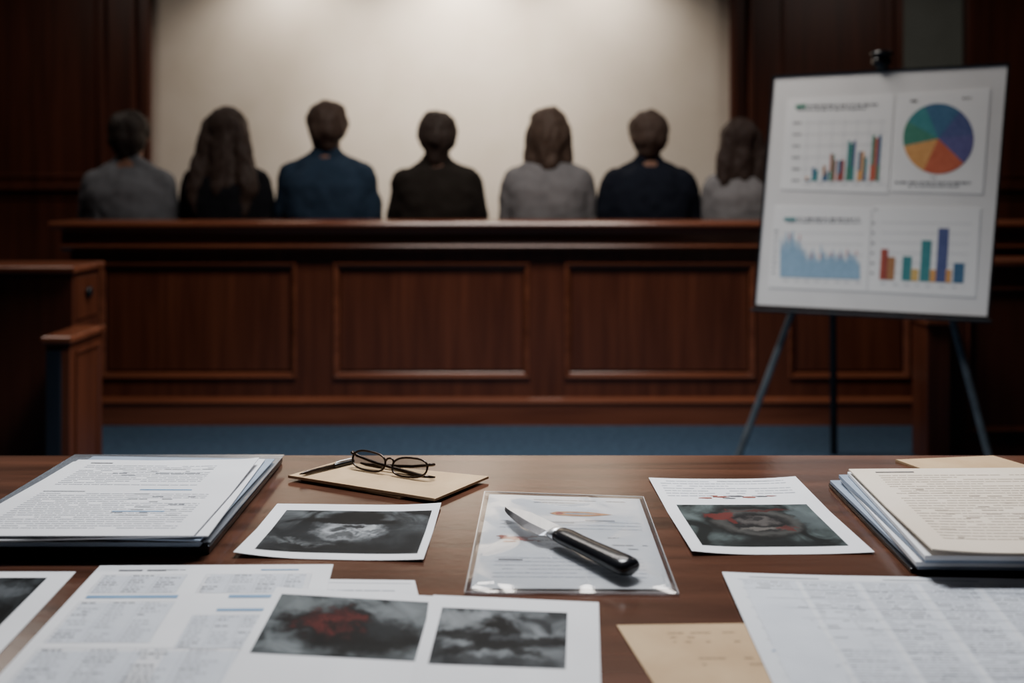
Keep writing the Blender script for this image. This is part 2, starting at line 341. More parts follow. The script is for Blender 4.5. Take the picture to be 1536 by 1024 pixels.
sheet([(1171,284),(1332,290),(1342,142),(1182,149)],c1,'white sheet with a clustered bar chart')
def c2(p):
    cx,cy,r=1407.5,208,53
    for a0,a1,c in ((-22,38,'blue'),(38,84,'indigo'),(84,134,'violet'),(134,205,'redor'),(205,258,'orange'),(258,300,'green'),(300,338,'teal')):
        st=6; pts=[(cx,cy)]
        for k in range(st+1):
            a=math.radians(a0+(a1-a0)*k/st); pts.append((cx+r*math.sin(a),cy-r*1.0*math.cos(a)))
        p(list(reversed(pts)),c,1)
    words(p,1366,1376,150,3,0,'inkd'); words(p,1444,1457,146,3,0,'inkd',wl=(2,4))
    words(p,1342,1456,272,3.2,.005,'ink'); words(p,1362,1440,278,2.6,0,'ink',wl=(3,8)); words(p,1396,1406,265,2.5,0,'ink',wl=(2,4))
sheet([(1336,287),(1474,291),(1486,133),(1345,141)],c2,'white sheet with a multicoloured pie chart')
def c3(p):
    p([(1176,326),(1176,331),(1194,331),(1194,326)],'teal',1); words(p,1196,1290,326,3.6,.01,'ink'); words(p,1180,1292,331.5,2.6,.01,'ink',wl=(2,7))
    for k in range(5): 
        y=348+k*16; p([(1171-k*.7,y),(1171-k*.7,y+.8),(1296-k*.8,y+2.8),(1296-k*.8,y+2)],'grid')
    words(p,1162,1167,345,2.5,0,'ink')
    for k in range(8): words(p,1162-k*.5,1167-k*.5,352+k*8,2.2,0,'ink',wl=(3,5))
    N_=40; 
    for k in range(N_):
        x=1170+k*3.0; fr=k/N_
        h=30*math.exp(-((fr-.12)/.16)**2)+36+R.uniform(-10,8)
        if k%5==0: h+=8
        b=415+fr*4; lo=h*R.uniform(.6,.8)
        p([(x,b),(x+3.05,b+.05),(x+3.0,b-lo),(x+2.1,b-h),(x+1.1,b-h),(x+.1,b-lo)],'area',1)
    for x,y in ((1184,350),(1199,352),(1216,379),(1230,380),(1246,378),(1260,380),(1270,374),(1284,376)):
        h=R.uniform(6,11); p([(x,y),(x,y+h),(x+1.6,y+h),(x+1.6,y)],'pink',2)
    words(p,1175,1290,419,2.4,.03,'grid',wl=(5,9),gap=8)
sheet([(1153,431),(1300,437),(1308,312),(1163,308)],c3,'white sheet with a light blue spiky area chart')
def c4(p):
    words(p,1312,1316,313,2.4,0,'ink')
    for k in range(6):
        y=333+k*15; p([(1322-k,y),(1322-k,y+.8),(1457-k*1.1,y+3.2),(1457-k*1.1,y+2.4)],'grid'); words(p,1308-k*.5,1313-k*.5,y,3,0,'ink',wl=(3,5))
    for x0,x1,t,c,lv in ((1319,1330,373,'maroon',1),(1330,1341,385,'brown',1),(1352,1366,384,'teal',1),(1366,1377,403,'yellow',1),(1379,1394,360,'teal',1),(1394,1403,404,'orange',1),(1403,1419,342,'indigo',1),(1418,1426,404,'orange',2),(1429,1445,394,'blue',1)):
        b=419+(x0-1319)*.045; l=(b-t)*.06
        p([(x0,b),(x1,b+.5),(x1+l,t+.4),(x0+l,t)],c,lv)
    p([(1320,418),(1323,418),(1326,374),(1323,374)],'red',2)
    words(p,1320,1445,424,2.4,.05,'grid',wl=(5,9),gap=9)
sheet([(1302,437),(1463,446),(1471,312),(1311,309)],c4,'white sheet with a coloured bar chart')
# easel
es=empty('easel',(1.45,3.65,0),label='black metal tripod easel holding the chart board',category='easel')
A=AT(1326,95,3.61)
def legline(p,zend=0): 
    k=(A.z-zend)/(A.z-p.z); return A+(p-A)*k
fl=legline(AT(1187,470,3.75)); fr_=legline(AT(1430,485,3.50))
def legmesh(a,b,r0,r1):
    mb=MB(); mb.tube([a,b],[r0,r1],8); return mb
make('leg',legmesh(A,fl,.013,.015),metalgry,parent=es)
make('leg',legmesh(A,fr_,.013,.015),metalgry,parent=es)
rt=AT(1248,300,3.80); make('leg',legmesh(rt,Vector(((1251-CX)*4.09/F,4.09,0)),.015,.016),metalblk,parent=es)
def onleg(f,z): return A+(f-A)*((A.z-z)/A.z)
mb=MB(); z_=rt.z; mb.tube([onleg(fl,z_),onleg(fr_,z_)],.008,8); mb.tube([rt,onleg(fl,z_)],.01,8); make('crossbar',mb,metalblk,parent=es)
mb=MB(); a=bBL-un*.012-vn*-.004; b=bBR+un*.012; 
lo=[a-N*.02,b-N*.02,b+N*.028,a+N*.028]; mb.prism([p+Vector((0,0,-.018)) for p in lo],[p+Vector((0,0,-.006)) for p in lo]); make('ledge',mb,metalblk,parent=es,bevel=.003)
mb=MB(); c=B(1322,92,-.005); mb.ell(c+Vector((0,0,0)),(.036,.032,.030),20); mb.tube([c+Vector((0,0,-.035)),c+Vector((0,0,.02))],[.020,.026],16)
mb.tube([c+Vector((0,0,.02)),c+Vector((0,0,.038))],[.040,.038],16); mb.tube([c+Vector((0,0,-.01)),A],[.01,.012],8)
make('clamp',mb,blackp,parent=es,smooth=True,label='round black clamp on the easel top')
# ---------------- papers
def sgrid(corn,z,curl):
    P=[W(x,y,z) for x,y in corn]
    def S(u,v,dz=0):
        p=(P[0]*(1-u)+P[1]*u)*(1-v)+(P[3]*(1-u)+P[2]*u)*v
        c=curl[0]*max(0,(1-u)-.6)**2*max(0,(1-v)-.5)+curl[1]*max(0,u-.6)**2*max(0,(1-v)-.5)+curl[2]*max(0,u-.6)**2*max(0,v-.5)+curl[3]*max(0,(1-u)-.6)**2*max(0,v-.5)
        return p+Vector((0,0,c*12.5+dz))
    def INV(px,py):
        q=W(px,py,z)-P[0]; a=P[1]-P[0]; b=((P[3]-P[0])+(P[2]-P[1]))/2
        det=a.x*b.y-a.y*b.x; return ((q.x*b.y-q.y*b.x)/det,(a.x*q.y-a.y*q.x)/det)
    return P,S,INV
def paper(name,corn,z,marks,mats,label,category='paper',curl=(0,0,0,0),thick=.0005,photos=(),group=None,parent=None,polys=()):
    P,S,INV=sgrid(corn,z,curl); mb=MB(); n_=14 if any(curl) else 1
    top=[[S(i/n_,j/n_) for i in range(n_+1)] for j in range(n_+1)]
    for j in range(n_):
        for i in range(n_): mb.quad([top[j][i],top[j+1][i],top[j+1][i+1],top[j][i+1]],0)
    for j in range(n_):
        for i in range(n_): mb.quad([top[j][i]-Vector((0,0,thick)),top[j][i+1]-Vector((0,0,thick)),top[j+1][i+1]-Vector((0,0,thick)),top[j+1][i]-Vector((0,0,thick))],0)
    T=Vector((0,0,thick))
    for k in range(n_):
        for a,b in ((top[0][k+1],top[0][k]),(top[n_][k],top[n_][k+1]),(top[k][0],top[k+1][0]),(top[k+1][n_],top[k][n_])): mb.quad([a,a-T,b-T,b],0)
    for (u0,v0,u1,v1,m) in marks:
        dz=.00018 if m==5 else (.0003 if m==3 else .0004)
        mb.quad([S(u0,v0,dz),S(u0,v1,dz),S(u1,v1,dz),S(u1,v0,dz)],m)
    for i_,(pts,m) in enumerate(polys): mb.quad([S(a,b,.00045+.00001*i_) for a,b in pts],m)
    mats=list(mats)
    for (pc,pm) in photos:
        uv=[INV(*c) for c in pc]; mats.append(pm); mi=len(mats)-1; g=14
        u0=(uv[0][0]+uv[3][0])/2;u1=(uv[1][0]+uv[2][0])/2;v0=(uv[0][1]+uv[1][1])/2;v1=(uv[2][1]+uv[3][1])/2
        for j in range(g):
            for i in range(g):
                a,b=i/g,(i+1)/g; c,d=j/g,(j+1)/g
                f=lambda s,t:S(u0+(u1-u0)*s,v0+(v1-v0)*t,.0004)
                mb.quad([f(a,c),f(a,d),f(b,d),f(b,c)],mi,[(a,1-c),(a,1-d),(b,1-d),(b,1-c)])
    return make(name,mb,mats,label=label,category=category,group=group,parent=parent),S,INV
MM=[paperm,ink,inkd,inkl,blueink,cellm,redink,brass]
def splat(u,v,ru,rv,m,n_=14,jag=.45):
    return ([(u+ru*math.cos(-2*math.pi*k/n_)*R.uniform(1-jag,1),v+rv*math.sin(-2*math.pi*k/n_)*R.uniform(1-jag,1)) for k in range(n_)],m)
def text(u0,v0,u1,v1,rows,m=1,fill=.95,wl=(.02,.08),hh=.26,short=.15):
    out=[]; dv=(v1-v0)/rows
    for r in range(rows):
        u=u0; e=u1 if R.random()>short else u0+(u1-u0)*R.uniform(.3,.8)
        while u<e:
            w=R.uniform(*wl); x=min(u+w,e)
            if R.random()<fill: out.append((u,v0+r*dv,x,v0+r*dv+dv*hh,m))
            u=x+.006
    return out
def sheetgrid(u0,v0,u1,v1,cols,rows,m=3,fill=.9,dark=.3):
    out=[]
    for c in range(cols+1):
        u=u0+(u1-u0)*c/cols; out.append((u,v0,u+.0018,v1,m))
    for r in range(rows+1):
        v=v0+(v1-v0)*r/rows; out.append((u0,v,u1,v+.0018,m))
    for c in range(cols):
        for r in range(rows):
            if R.random()<fill:
                ua=u0+(u1-u0)*(c+.1)/cols; ub=ua+(u1-u0)/cols*R.uniform(.4,.8); va=v0+(v1-v0)*(r+.34)/rows
                mm=1 if R.random()<dark else m
                out+= [(q[0],va,q[2],va+(v1-v0)/rows*.36,mm) for q in text(ua,0,ub,1,1,wl=(.008,.03),short=0)]
    return out
# photos
ph1=photomat('photo_figure',(14,16,18),(88,93,96),[
 (.12,.3,.3,.35,(26,29,32),.4,.5,.8),(.88,.3,.3,.4,(20,23,26),.4,.5,.85),
 (.51,.50,.20,.20,(150,154,158),.24,.35,.95),(.60,.46,.14,.13,(48,52,56),.35,.45,.85,20,1),(.44,.53,.07,.05,(26,28,30),.2,.4,.9,20),(.54,.60,.12,.035,(16,18,20),.2,.4,.95,-8),(.46,.38,.12,.05,(44,46,48),.3,.5,.85,-16),(.62,.58,.06,.04,(176,180,182),.3,.5,.6),
 (.50,.73,.33,.08,(7,8,9),.12,.25,.98,-4),(.52,.85,.20,.13,(8,9,10),.12,.25,.98),
 (.5,.08,.42,.15,(14,16,18),.3,.45,.92),(.22,.22,.2,.05,(100,104,106),.3,.5,.6,-20,1)],2.8,1.3)
ph2=photomat('photo_stained',(30,34,37),(110,116,119),[
 (.66,.30,.36,.28,(8,9,10),.35,.35,.96,15),(.40,.54,.30,.32,(14,12,13),.45,.3,.95),(.5,.74,.2,.1,(14,15,17),.4,.4,.9,-20),
 (.42,.55,.19,.22,(48,18,18),.6,.3,.9),(.42,.57,.13,.17,(84,30,29),.6,.35,.8,0,1),(.55,.64,.06,.05,(74,28,26),.4,.4,.8,20),(.31,.47,.06,.05,(70,26,25),.4,.4,.8),(.46,.50,.05,.05,(20,10,10),.4,.4,.8),(.78,.52,.14,.2,(30,33,36),.4,.4,.85),(.9,.82,.2,.2,(112,117,120),.3,.5,.6),(.12,.85,.25,.14,(108,114,116),.4,.5,.6)],2.5,4.1)
ph3=photomat('photo_object',(38,41,44),(134,139,143),[
 (.24,.46,.36,.09,(14,15,17),.22,.35,.95,-14),(.76,.42,.34,.09,(12,13,15),.22,.35,.95,12),(.46,.50,.20,.24,(13,14,16),.25,.3,.97),(.46,.74,.09,.17,(5,6,7),.15,.3,.97),(.40,.58,.07,.05,(92,96,100),.3,.5,.7,10),(.54,.46,.10,.06,(60,64,68),.3,.45,.7,10),(.62,.28,.25,.06,(14,15,17),.25,.4,.9,-25),(.28,.28,.25,.06,(16,17,19),.25,.4,.9,25),
 (.5,.05,.5,.12,(26,29,32),.35,.5,.85),(.15,.78,.2,.14,(146,151,154),.4,.5,.5)],2.2,7.7)
ph4=photomat('photo_ring',(14,19,19),(80,90,90),[
 (.5,.56,.40,.42,(7,8,9),.16,.2,.98),(.52,.56,.30,.31,(70,70,68),.16,.2,.85),(.52,.55,.24,.24,(14,14,16),.16,.25,.97),(.54,.58,.13,.10,(78,74,72),.3,.45,.75),(.52,.40,.16,.03,(104,100,96),.2,.5,.6,5),(.52,.62,.05,.05,(18,18,20),.2,.4,.8),
 (.28,.70,.10,.09,(84,28,25),.4,.35,.85),(.36,.60,.05,.04,(80,26,24),.4,.35,.8),(.62,.84,.20,.035,(56,22,20),.25,.3,.85,8),(.70,.42,.05,.03,(72,30,28),.3,.3,.8,30),(.5,.05,.5,.12,(12,15,16),.3,.5,.9),(.92,.7,.10,.3,(84,93,95),.3,.5,.6)],2.6,2.2)
ph5=photomat('photo_dark',(8,9,10),(54,58,61),[(.7,.3,.3,.3,(7,8,9),.4,.3,.9),(.8,.75,.15,.1,(84,88,92),.3,.4,.7)],3,9.1)
paper('photo_print',[(416,755),(662,758),(635,842),(350,835)],TZ+.0008,[],MM,'white print with a blurry black-and-white figure photograph','photograph',(.0,.004,.003,.006),photos=[([(432,765),(649,768),(625,833),(380,826)],ph1)])
mk=text(.06,.04,.9,.30,7,3,.8); mk+=text(.45,.04,.8,.07,1,1)
pl=[splat(.30,.30,.06,.012,6),splat(.40,.285,.06,.014,6),splat(.50,.275,.07,.012,2),splat(.58,.29,.06,.014,6),splat(.66,.28,.05,.008,2),splat(.72,.275,.04,.007,6),splat(.45,.305,.05,.008,2),splat(.36,.27,.03,.006,6)]
paper('photo_print',[(973,718),(1193,718),(1312,830),(1038,832)],TZ+.0008,mk,MM,'white report page with a stained dark photograph','photograph',(.002,.004,.002,.005),photos=[([(1017,757),(1206,757),(1278,820),(1050,820)],ph4)],polys=pl)
mk=[(.02,.05,.98,.055,3)]
paper('document_page',[(300,866),(622,870),(650,985),(230,985)],TZ+.0008,mk+text(.1,.1,.9,.9,14,3),MM,'plain white printed page under the photographs')
mk=[(.06,.27,.42,.295,4),(.62,.27,.80,.295,4),(.6,.38,.86,.40,4)]
mk+=[(.1,.045,.2,.056,2),(.22,.045,.3,.056,2),(.7,.045,.86,.056,4)]+text(.3,.045,.4,.06,1,1)
for (a,b,c_,d_) in ((.06,.10,.40,.25),(.5,.09,.90,.25),(.06,.33,.42,.62),(.52,.43,.9,.66),(.06,.68,.42,.95),(.5,.68,.9,.95)): mk.append((a,b,c_,d_,5))
mk+=sheetgrid(.05,.09,.40,.25,3,8)+sheetgrid(.48,.09,.92,.25,4,8)+sheetgrid(.05,.32,.42,.62,3,13)+sheetgrid(.52,.43,.9,.66,4,10)+sheetgrid(.05,.66,.9,.95,5,12)
paper('document_page',[(150,848),(500,846),(445,1060),(-45,1060)],TZ+.002,mk,MM,'white printed form with tables and blue bars')
paper('photo_print',[(415,880),(655,894),(638,1060),(320,1045)],TZ+.0034,[],MM,'white print with a red-stained black-and-white photograph','photograph',photos=[([(426,891),(640,903),(632,990),(373,981)],ph2)])
paper('photo_print',[(650,892),(898,903),(902,1060),(606,1050)],TZ+.0048,[],MM,'white print with a black-and-white dark object photograph','photograph',photos=[([(664,912),(853,918),(850,1003),(636,995)],ph3)])
paper('photo_print',[(-130,857),(114,857),(-30,1010),(-330,1010)],TZ+.0008,[],MM,'white print with a dark photograph at the table end','photograph',photos=[([(-110,866),(76,867),(-26,960),(-250,960)],ph5)])
mk=[]
for c in range(5):
    mk.append((.05+.185*c,.06,.05+.185*c+.17,.95,5))
    for r in range(6):
        u0=.055+.185*c; v0=.075+r*.155
        mk+=[(a,b,cc,dd,(1 if R.random()<.22 else 3)) for a,b,cc,dd,m_ in text(u0,v0,u0+R.uniform(.13,.165),v0+.14,8,3,.95,wl=(.01,.05),hh=.38)]
mk+=[(.04,.06+.0775*r,.97,.0622+.0775*r,3) for r in range(13)]
mk+=[(.08,.03,.3,.04,3),(.5,.03,.8,.04,3)]
mk+=[(.04,.60,.12,.608,4)]
paper('document_page',[(1083,860),(1560,868),(1760,1080),(1185,1080)],TZ+.003,mk,[noisy('paper_bluish',srgb(206,209,215),srgb(217,220,225),(9,5,5),5,.6,spec=.3)]+MM[1:],'white spreadsheet page with pale blue table columns',curl=(.002,0,0,0))
mk=text(.3,.12,.75,.3,3,1,.7,wl=(.02,.05),hh=.15)+text(.4,.45,.8,.6,2,1,.7,hh=.15)
paper('envelope',[(925,937),(1150,934),(1230,1060),(1003,1060)],TZ+.0012,mk,[kraft,noisy('ink_brown',srgb(146,120,92),srgb(158,132,102),(9,9,9),2,.7)],'tan kraft envelope partly under a spreadsheet page','envelope')
def env(corn,z,label,th=.0025,flap=True):
    mb=MB(); P=[W(x,y,z) for x,y in corn]; dn=Vector((0,0,-th))
    mb.prism([P[3]+dn,P[2]+dn,P[1]+dn,P[0]+dn],[P[3],P[2],P[1],P[0]])
    if flap:
        c=(P[0]+P[1]+P[2]+P[3])/4; up=Vector((0,0,.0006)); a=P[0]+up; d=P[3]+up; t=(P[0]+P[3])/2*.62+c*.38+up
        mb.prism([d-up*.8,t-up*.8,a-up*.8],[d,t,a])
    return make('envelope',mb,kraft,label=label,category='envelope')
env([(452,716),(525,694),(690,716),(600,745)],TZ+.0032,'tan kraft envelope under another envelope',.003,False)
env([(432,713),(505,692),(733,714),(652,748)],TZ+.0075,'tan kraft envelope lying under folded eyeglasses',.0035)
env([(1343,689),(1490,683),(1590,712),(1440,724)],TZ+.003,'tan kraft envelope behind the stack of folders',.0028)
# pen
pa=W(449,711,TZ+.0115); pb=W(531,691,TZ+.0115); pd=(pb-pa)
pn=empty('pen',pa,label='slim dark pen lying on the kraft envelope',category='pen')
mb=MB(); mb.tube([pa+pd*t for t in(0,.03,.12,.62)],[.0006,.0013,.003,.0031],12); make('barrel',mb,brasswire,parent=pn,smooth=True)
mb=MB(); mb.tube([pa+pd*t for t in(.621,.63,.97,1)],[.0033,.0035,.0034,.0022],12); make('cap',mb,blackp,parent=pn,smooth=True)
mb=MB(); kz=Vector((0,0,1)); mb.tube([pa+pd*.66+kz*.0040,pa+pd*.75+kz*.0050,pa+pd*.97+kz*.0046,pa+pd*.975+kz*.003],.0007,8); make('clip',mb,steel,parent=pn)
# left stack
bd=empty('folder',W(200,760,TZ),label='black glossy binder with clear plastic cover under papers',category='folder')
def slab(corn,z0,z1,mat,name,parent=None,ref=None,bevel=.002,**k):
    z=z1 if ref is None else ref; P=[W(x,y,z) for x,y in corn]; P=[P[3],P[2],P[1],P[0]]; mb=MB()
    mb.prism([Vector((p.x,p.y,z0)) for p in P],[Vector((p.x,p.y,z1)) for p in P]); return make(name,mb,mat,parent=parent,bevel=bevel,**k)
slab([(112,684),(424,684),(314,818),(-100,818)],TZ+.0003,TZ+.011,blackp,'cover',bd)
slab([(118,686),(410,688),(300,812),(-90,812)],TZ+.0112,TZ+.018,bluecard,'page_block',bd,label='blue-grey card pages')
slab([(112,681),(427,681),(316,812),(-105,812)],TZ+.0182,TZ+.0195,sleevem,'clear_cover',bd,bevel=.0005,label='clear plastic cover')
paper('document_page',[(140,684),(412,688),(300,810),(-60,802)],TZ+.0235,[],[bluecard],'blue-grey sheet in the paper stack',thick=.0016,group='pages stacked on the black binder')
paper('document_page',[(110,692),(398,688),(312,803),(-92,812)],TZ+.027,[],MM,'white page in the paper stack',thick=.0016,group='pages stacked on the black binder')
mk=[(.1,.05,.22,.06,2),(.55,.44,.8,.452,4),(.1,.47,.3,.478,1),(.55,.72,.78,.732,4)]
mk+=text(.1,.09,.8,.4,12,3)+text(.3,.14,.8,.3,5,1,.35)+text(.1,.5,.9,.94,18,3)+text(.55,.5,.85,.8,9,1,.35)
paper('document_page',[(118,689),(389,692),(290,803),(-85,803)],TZ+.031,mk,MM,'white typed report on top of the binder stack',thick=.0012,curl=(0,.006,.0,0),group='pages stacked on the black binder')
# right stack
cols=[blackp,bluecard,paperm,bluecard,paperm,creamm]
for k in range(6):
    t=k/5; zz=TZ+.004+k*.0062; jx=[0,-4,5,-3,4,0][k]
    c=[(1243+t*30+jx,724-t*21),(1560,722-t*21),(1700,856-t*26),(1366+t*32-jx,852-t*24)]
    if k<5: slab(c,zz-.0036+.0002,zz+.002,cols[k],'folder',label='%s paper folder in the stack'%('black' if k==0 else ('blue-grey' if k%2 else 'white')),category='folder',group='folders stacked under the cream page',bevel=.0008)
    else:
        mk=[(.12,.05,.32,.062,2)]+text(.12,.10,.95,.9,26,3)+text(.12,.3,.95,.9,14,1,.15,hh=.18)
        paper('document_page',c,zz+.002,mk,[creamm,noisy('ink_cream',srgb(160,146,132),srgb(176,162,148),(9,9,9),2,.7),inkd,noisy('ink_cream_light',srgb(180,166,150),srgb(192,178,162),(9,9,9),2,.7)],'cream typed page on the stack of folders',thick=.002,curl=(.0,0,0,.004))
# evidence bag
BC=[(727,737),(965,745),(1018,890),(697,888)]
eb=empty('evidence_bag',W(850,810,TZ),label='clear plastic evidence sleeve holding a printed page',category='evidence bag')
IC=[(734,741),(959,748),(1008,883),(706,882)]
def bagsheet(base,amp,name,corn,seed):
    mb=MB(); P=[W(x,y,TZ+.003) for x,y in corn]; n_=90
    g=[]
    for j in range(n_+1):
        row=[]
        for i in range(n_+1):
            u,v=i/n_,j/n_; p=(P[0]*(1-u)+P[1]*u)*(1-v)+(P[3]*(1-u)+P[2]*u)*v
            e=min(1,min(u,1-u,v,1-v)/.05)
            r1=noise.noise(Vector((p.x*7+p.y*4+seed,p.y*4-p.x*3,0)))
            w=.55*max(0,1-abs(r1)*3.5)**1.5+.8*max(0,noise.noise(Vector((p.x*9,p.y*7,seed))))
            row.append(Vector((p.x,p.y,TZ+base+amp*max(0,w)*e+.0006*e)))
        g.append(row)
    for j in range(n_):
        for i in range(n_): mb.quad([g[j][i],g[j+1][i],g[j+1][i+1],g[j][i+1]])
    return make(name,mb,bagm,parent=eb,smooth=True)
bagsheet(.0004,0.0,'back_film',BC,1)
bagsheet(.0032,.0042,'front_film',BC,5)
mb=MB(); P=[W(x,y,TZ+.002) for x,y in BC]
for k in range(4):
    a,b=P[k],P[(k+1)%4]; mb.tube([a,b],.0008,6)
make('seal_edge',mb,clear('plastic_edge',.25,(.9,.92,.95,1),.15,0,20,.3),parent=eb)
mk=text(.3,.05,.9,.12,2,1)+text(.1,.32,.95,.44,3,3)+text(.3,.5,.95,.66,4,1,.6)+text(.1,.72,.9,.93,6,3)+[(.3,.33,.55,.345,1),(.62,.30,.8,.315,1),(.12,.74,.25,.75,2)]
P0,S0,I0=sgrid(IC,TZ+.002,(0,0,0,0))
u,v=I0(870,771); pl=[]
out=[(-.19,0),(-.15,.022),(-.05,.028),(.05,.028),(.12,.016),(.20,.0),(.12,-.016),(.05,-.026),(-.05,-.026),(-.15,-.022)]
pl.append(([(u+a,v+b) for a,b in out],7))
pl.append(([(u+a*.55+.0,v+b*.4) for a,b in out],1)); pl.append(splat(u-.13,v,.03,.02,6))
u,v=I0(776,806)
for (a,b,ra,rb) in ((0,0,.12,.028),(-.08,-.02,.05,.016),(.07,.02,.07,.016),(.10,-.02,.04,.010),(-.03,.035,.06,.010),(.13,.03,.02,.008)): pl.append(splat(u+a,v+b,ra,rb,6,18,.6))
page,_,_=paper('page',IC,TZ+.002,mk,[noisy('paper_grey',srgb(178,180,184),srgb(194,196,200),(8,8,8),5,.6,.1,90,spec=.3)]+MM[1:],None,category=None,parent=eb,polys=pl)
page['label']='white printed page with small red stains'
# knife
K0=W(758,766,TZ+.0125); K1=W(951,859,TZ+.0125)
kd=(K1-K0); L=kd.length; kd.normalize(); kn=Vector((-kd.y,kd.x,0))
kf=empty('knife',(K0+K1)/2,label='kitchen knife with steel blade and black handle on the sleeve',category='knife')
def KP(s,t,h): return K0+kd*(s*L)+kn*t+kz*h
rings=[]
for s,hw,ht in((.47,.0115,.007),(.485,.0140,.0080),(.53,.0152,.009),(.62,.0146,.0086),(.72,.0148,.009),(.84,.0160,.0098),(.93,.0170,.0102),(.97,.0164,.0098),(.99,.0135,.008),(1.0,.008,.005)):
    rings.append([KP(s,-.002+hw*math.cos(a*math.pi/8),.0050+ht*math.sin(a*math.pi/8)) for a in range(16)])
mb=MB(); mb.loops(rings); make('handle',mb,blackp,parent=kf,smooth=True,label='black rounded handle')
mb=MB(); rings=[]
for s,hw,ht in((.43,.0130,.0035),(.44,.0138,.007),(.468,.0130,.0076),(.475,.011,.007)):
    rings.append([KP(s,-.002+hw*math.cos(a*math.pi/8),.0050+ht*math.sin(a*math.pi/8)) for a in range(16)])
mb.loops(rings); make('bolster',mb,steel,parent=kf,smooth=True)
mb=MB(); rings=[]
for k in range(29):
    s=.44*k/28; q=k/28
    top=.0145*min(1,(q/.35)**.65) if q>0 else .0002; bot=-.0215*min(1,(q/.6)**.6) if q>0 else -.0002
    if q>.94: bot=-.017
    th=.0011
    rings.append([KP(s,top,.0045-th),KP(s,top,.0045+th),KP(s,top*.1+bot*.5,.0045+th*1.3),KP(s,bot,.0030),KP(s,top*.1+bot*.5,.0045-th)])
mb.loops(rings,mfun=lambda k:1 if k==2 else 0); make('blade',mb,[steel,steeld],parent=kf,label='polished steel blade with dark ground edge')
# eyeglasses
gz=TZ+.0086
G0=W(580,712,gz); yaw=math.radians(-26)
gx=Vector((math.cos(yaw),math.sin(yaw),0)); gy=Vector((-math.sin(yaw),math.cos(yaw),0)); tilt=math.radians(24)
gu=(Vector((0,0,1))*math.cos(tilt)+gy*math.sin(tilt))
gl=empty('eyeglasses',G0,label='dark bronze-framed eyeglasses resting on a kraft envelope',category='eyeglasses')
def GP(a,b,c=0): return G0+gx*a+gu*b+gy*c
for sx in(-1,1):
    cx=sx*.0365; pts=[]
    for k in range(28):
        t=2*math.pi*k/28; x=.0300*math.copysign(abs(math.cos(t))**.75,math.cos(t)); y=.0138*math.copysign(abs(math.sin(t))**.8,math.sin(t))
        pts.append(GP(cx+x,.0156+y+.0014*(x*sx/.026)))
    mb=MB(); mb.tube(pts,.0016,8,closed=True); make('rim',mb,brasswire,parent=gl,smooth=True)
    mb=MB(); mb.quad(pts); make('lens',mb,lensm,parent=gl)
    mb=MB(); q=.005*sx
    mb.tube([GP(sx*.065,.022),GP(sx*.070,.024),GP(sx*.073,.023,.006),GP(sx*.064,.018,.013+q),GP(sx*.03,.010,.018+q),GP(0,.006,.020+q),GP(-sx*.035,.002,.022+q),GP(-sx*.055,-.001,.024+q),GP(-sx*.07,-.003,.030+q)],[.0018,.0024,.0024,.0024,.0024,.0026,.0030,.0034,.0034],8)
    make('temple',mb,brasswire,parent=gl,smooth=True)
mb=MB(); mb.tube([GP(-.0075,.019),GP(-.005,.023),GP(0,.0245),GP(.005,.023),GP(.0075,.019)],.0016,8); make('bridge',mb,brasswire,parent=gl,smooth=True)
# ---------------- people
def remesh(mb,vox=.009,sm=4):
    me=bpy.data.meshes.new('tmp'); me.from_pydata([tuple(p) for p in mb.v],[],mb.f); 
    o=bpy.data.objects.new('tmp',me); COL.objects.link(o)
    m=o.modifiers.new('r','REMESH'); m.mode='VOXEL'; m.voxel_size=vox; m.use_smooth_shade=True
    s=o.modifiers.new('s','SMOOTH'); s.factor=.5; s.iterations=sm
    dg=bpy.context.evaluated_depsgraph_get(); ev=o.evaluated_get(dg); r=bpy.data.meshes.new_from_object(ev)
    bpy.data.objects.remove(o); 
    for p in r.polygons: p.use_smooth=True
    return r
TORSO=[(-.03,.12,.09,0),(0,.17,.12,0),(.06,.185,.13,0),(.14,.175,.125,0),(.24,.17,.12,.0),(.34,.18,.12,-.005),(.44,.192,.12,-.008),(.52,.20,.115,-.005),(.575,.19,.10,0),(.615,.15,.085,.005),(.645,.10,.070,.008),(.675,.066,.060,.01)]
HD=-.012
def torso(mb,inf,z1=9,z0=-9,sh=1.0,wide=0):
    rings=[]
    for z,a,b,y in TORSO:
        if z>z1 or z<z0: continue
        w=wide if .1<z<.56 else 0
        rings.append([((a*(sh if z>.2 else 1)+inf+w)*math.copysign(abs(math.cos(t*math.pi/12))**.85,math.cos(t*math.pi/12)),y+(b+inf)*math.sin(t*math.pi/12),z) for t in range(24)])
    mb.loops(rings)
def arms(mb,inf,hands=True,sh=1.0):
    for s in(-1,1):
        S0=(s*.182*sh,0,.555);E=(s*.232*sh,.03,.275);Wr=(s*.125,.27,.165)
        mb.limb(S0,.060+inf,(s*.215*sh,.01,.41),.052+inf); mb.limb((s*.215*sh,.01,.41),.052+inf,E,.045+inf); mb.limb(E,.045+inf,(Wr[0]+s*.02,Wr[1]-.05,Wr[2]+.02),.032+inf)
        if hands:
            mb.limb((Wr[0]+s*.02,Wr[1]-.05,Wr[2]+.02),.03,Wr,.026)
            mb.ell((s*.115,.32,.16),(.04,.05,.017),14)
            for k,(dx,ln) in enumerate(((-.03,.06),(-.01,.072),(.01,.068),(.03,.054))):
                a=(s*.115+dx,.355,.162); b=(a[0],a[1]+ln*.55,.158); c=(b[0],b[1]+ln*.4,.138)
                mb.limb(a,.0095,b,.009,8); mb.limb(b,.009,c,.0078,8)
            t0=(s*.115-s*.035,.30,.16); t1=(t0[0]-s*.022,.335,.156); t2=(t1[0]-s*.004,.362,.148)
            mb.limb(t0,.013,t1,.011,8); mb.limb(t1,.011,t2,.009,8)
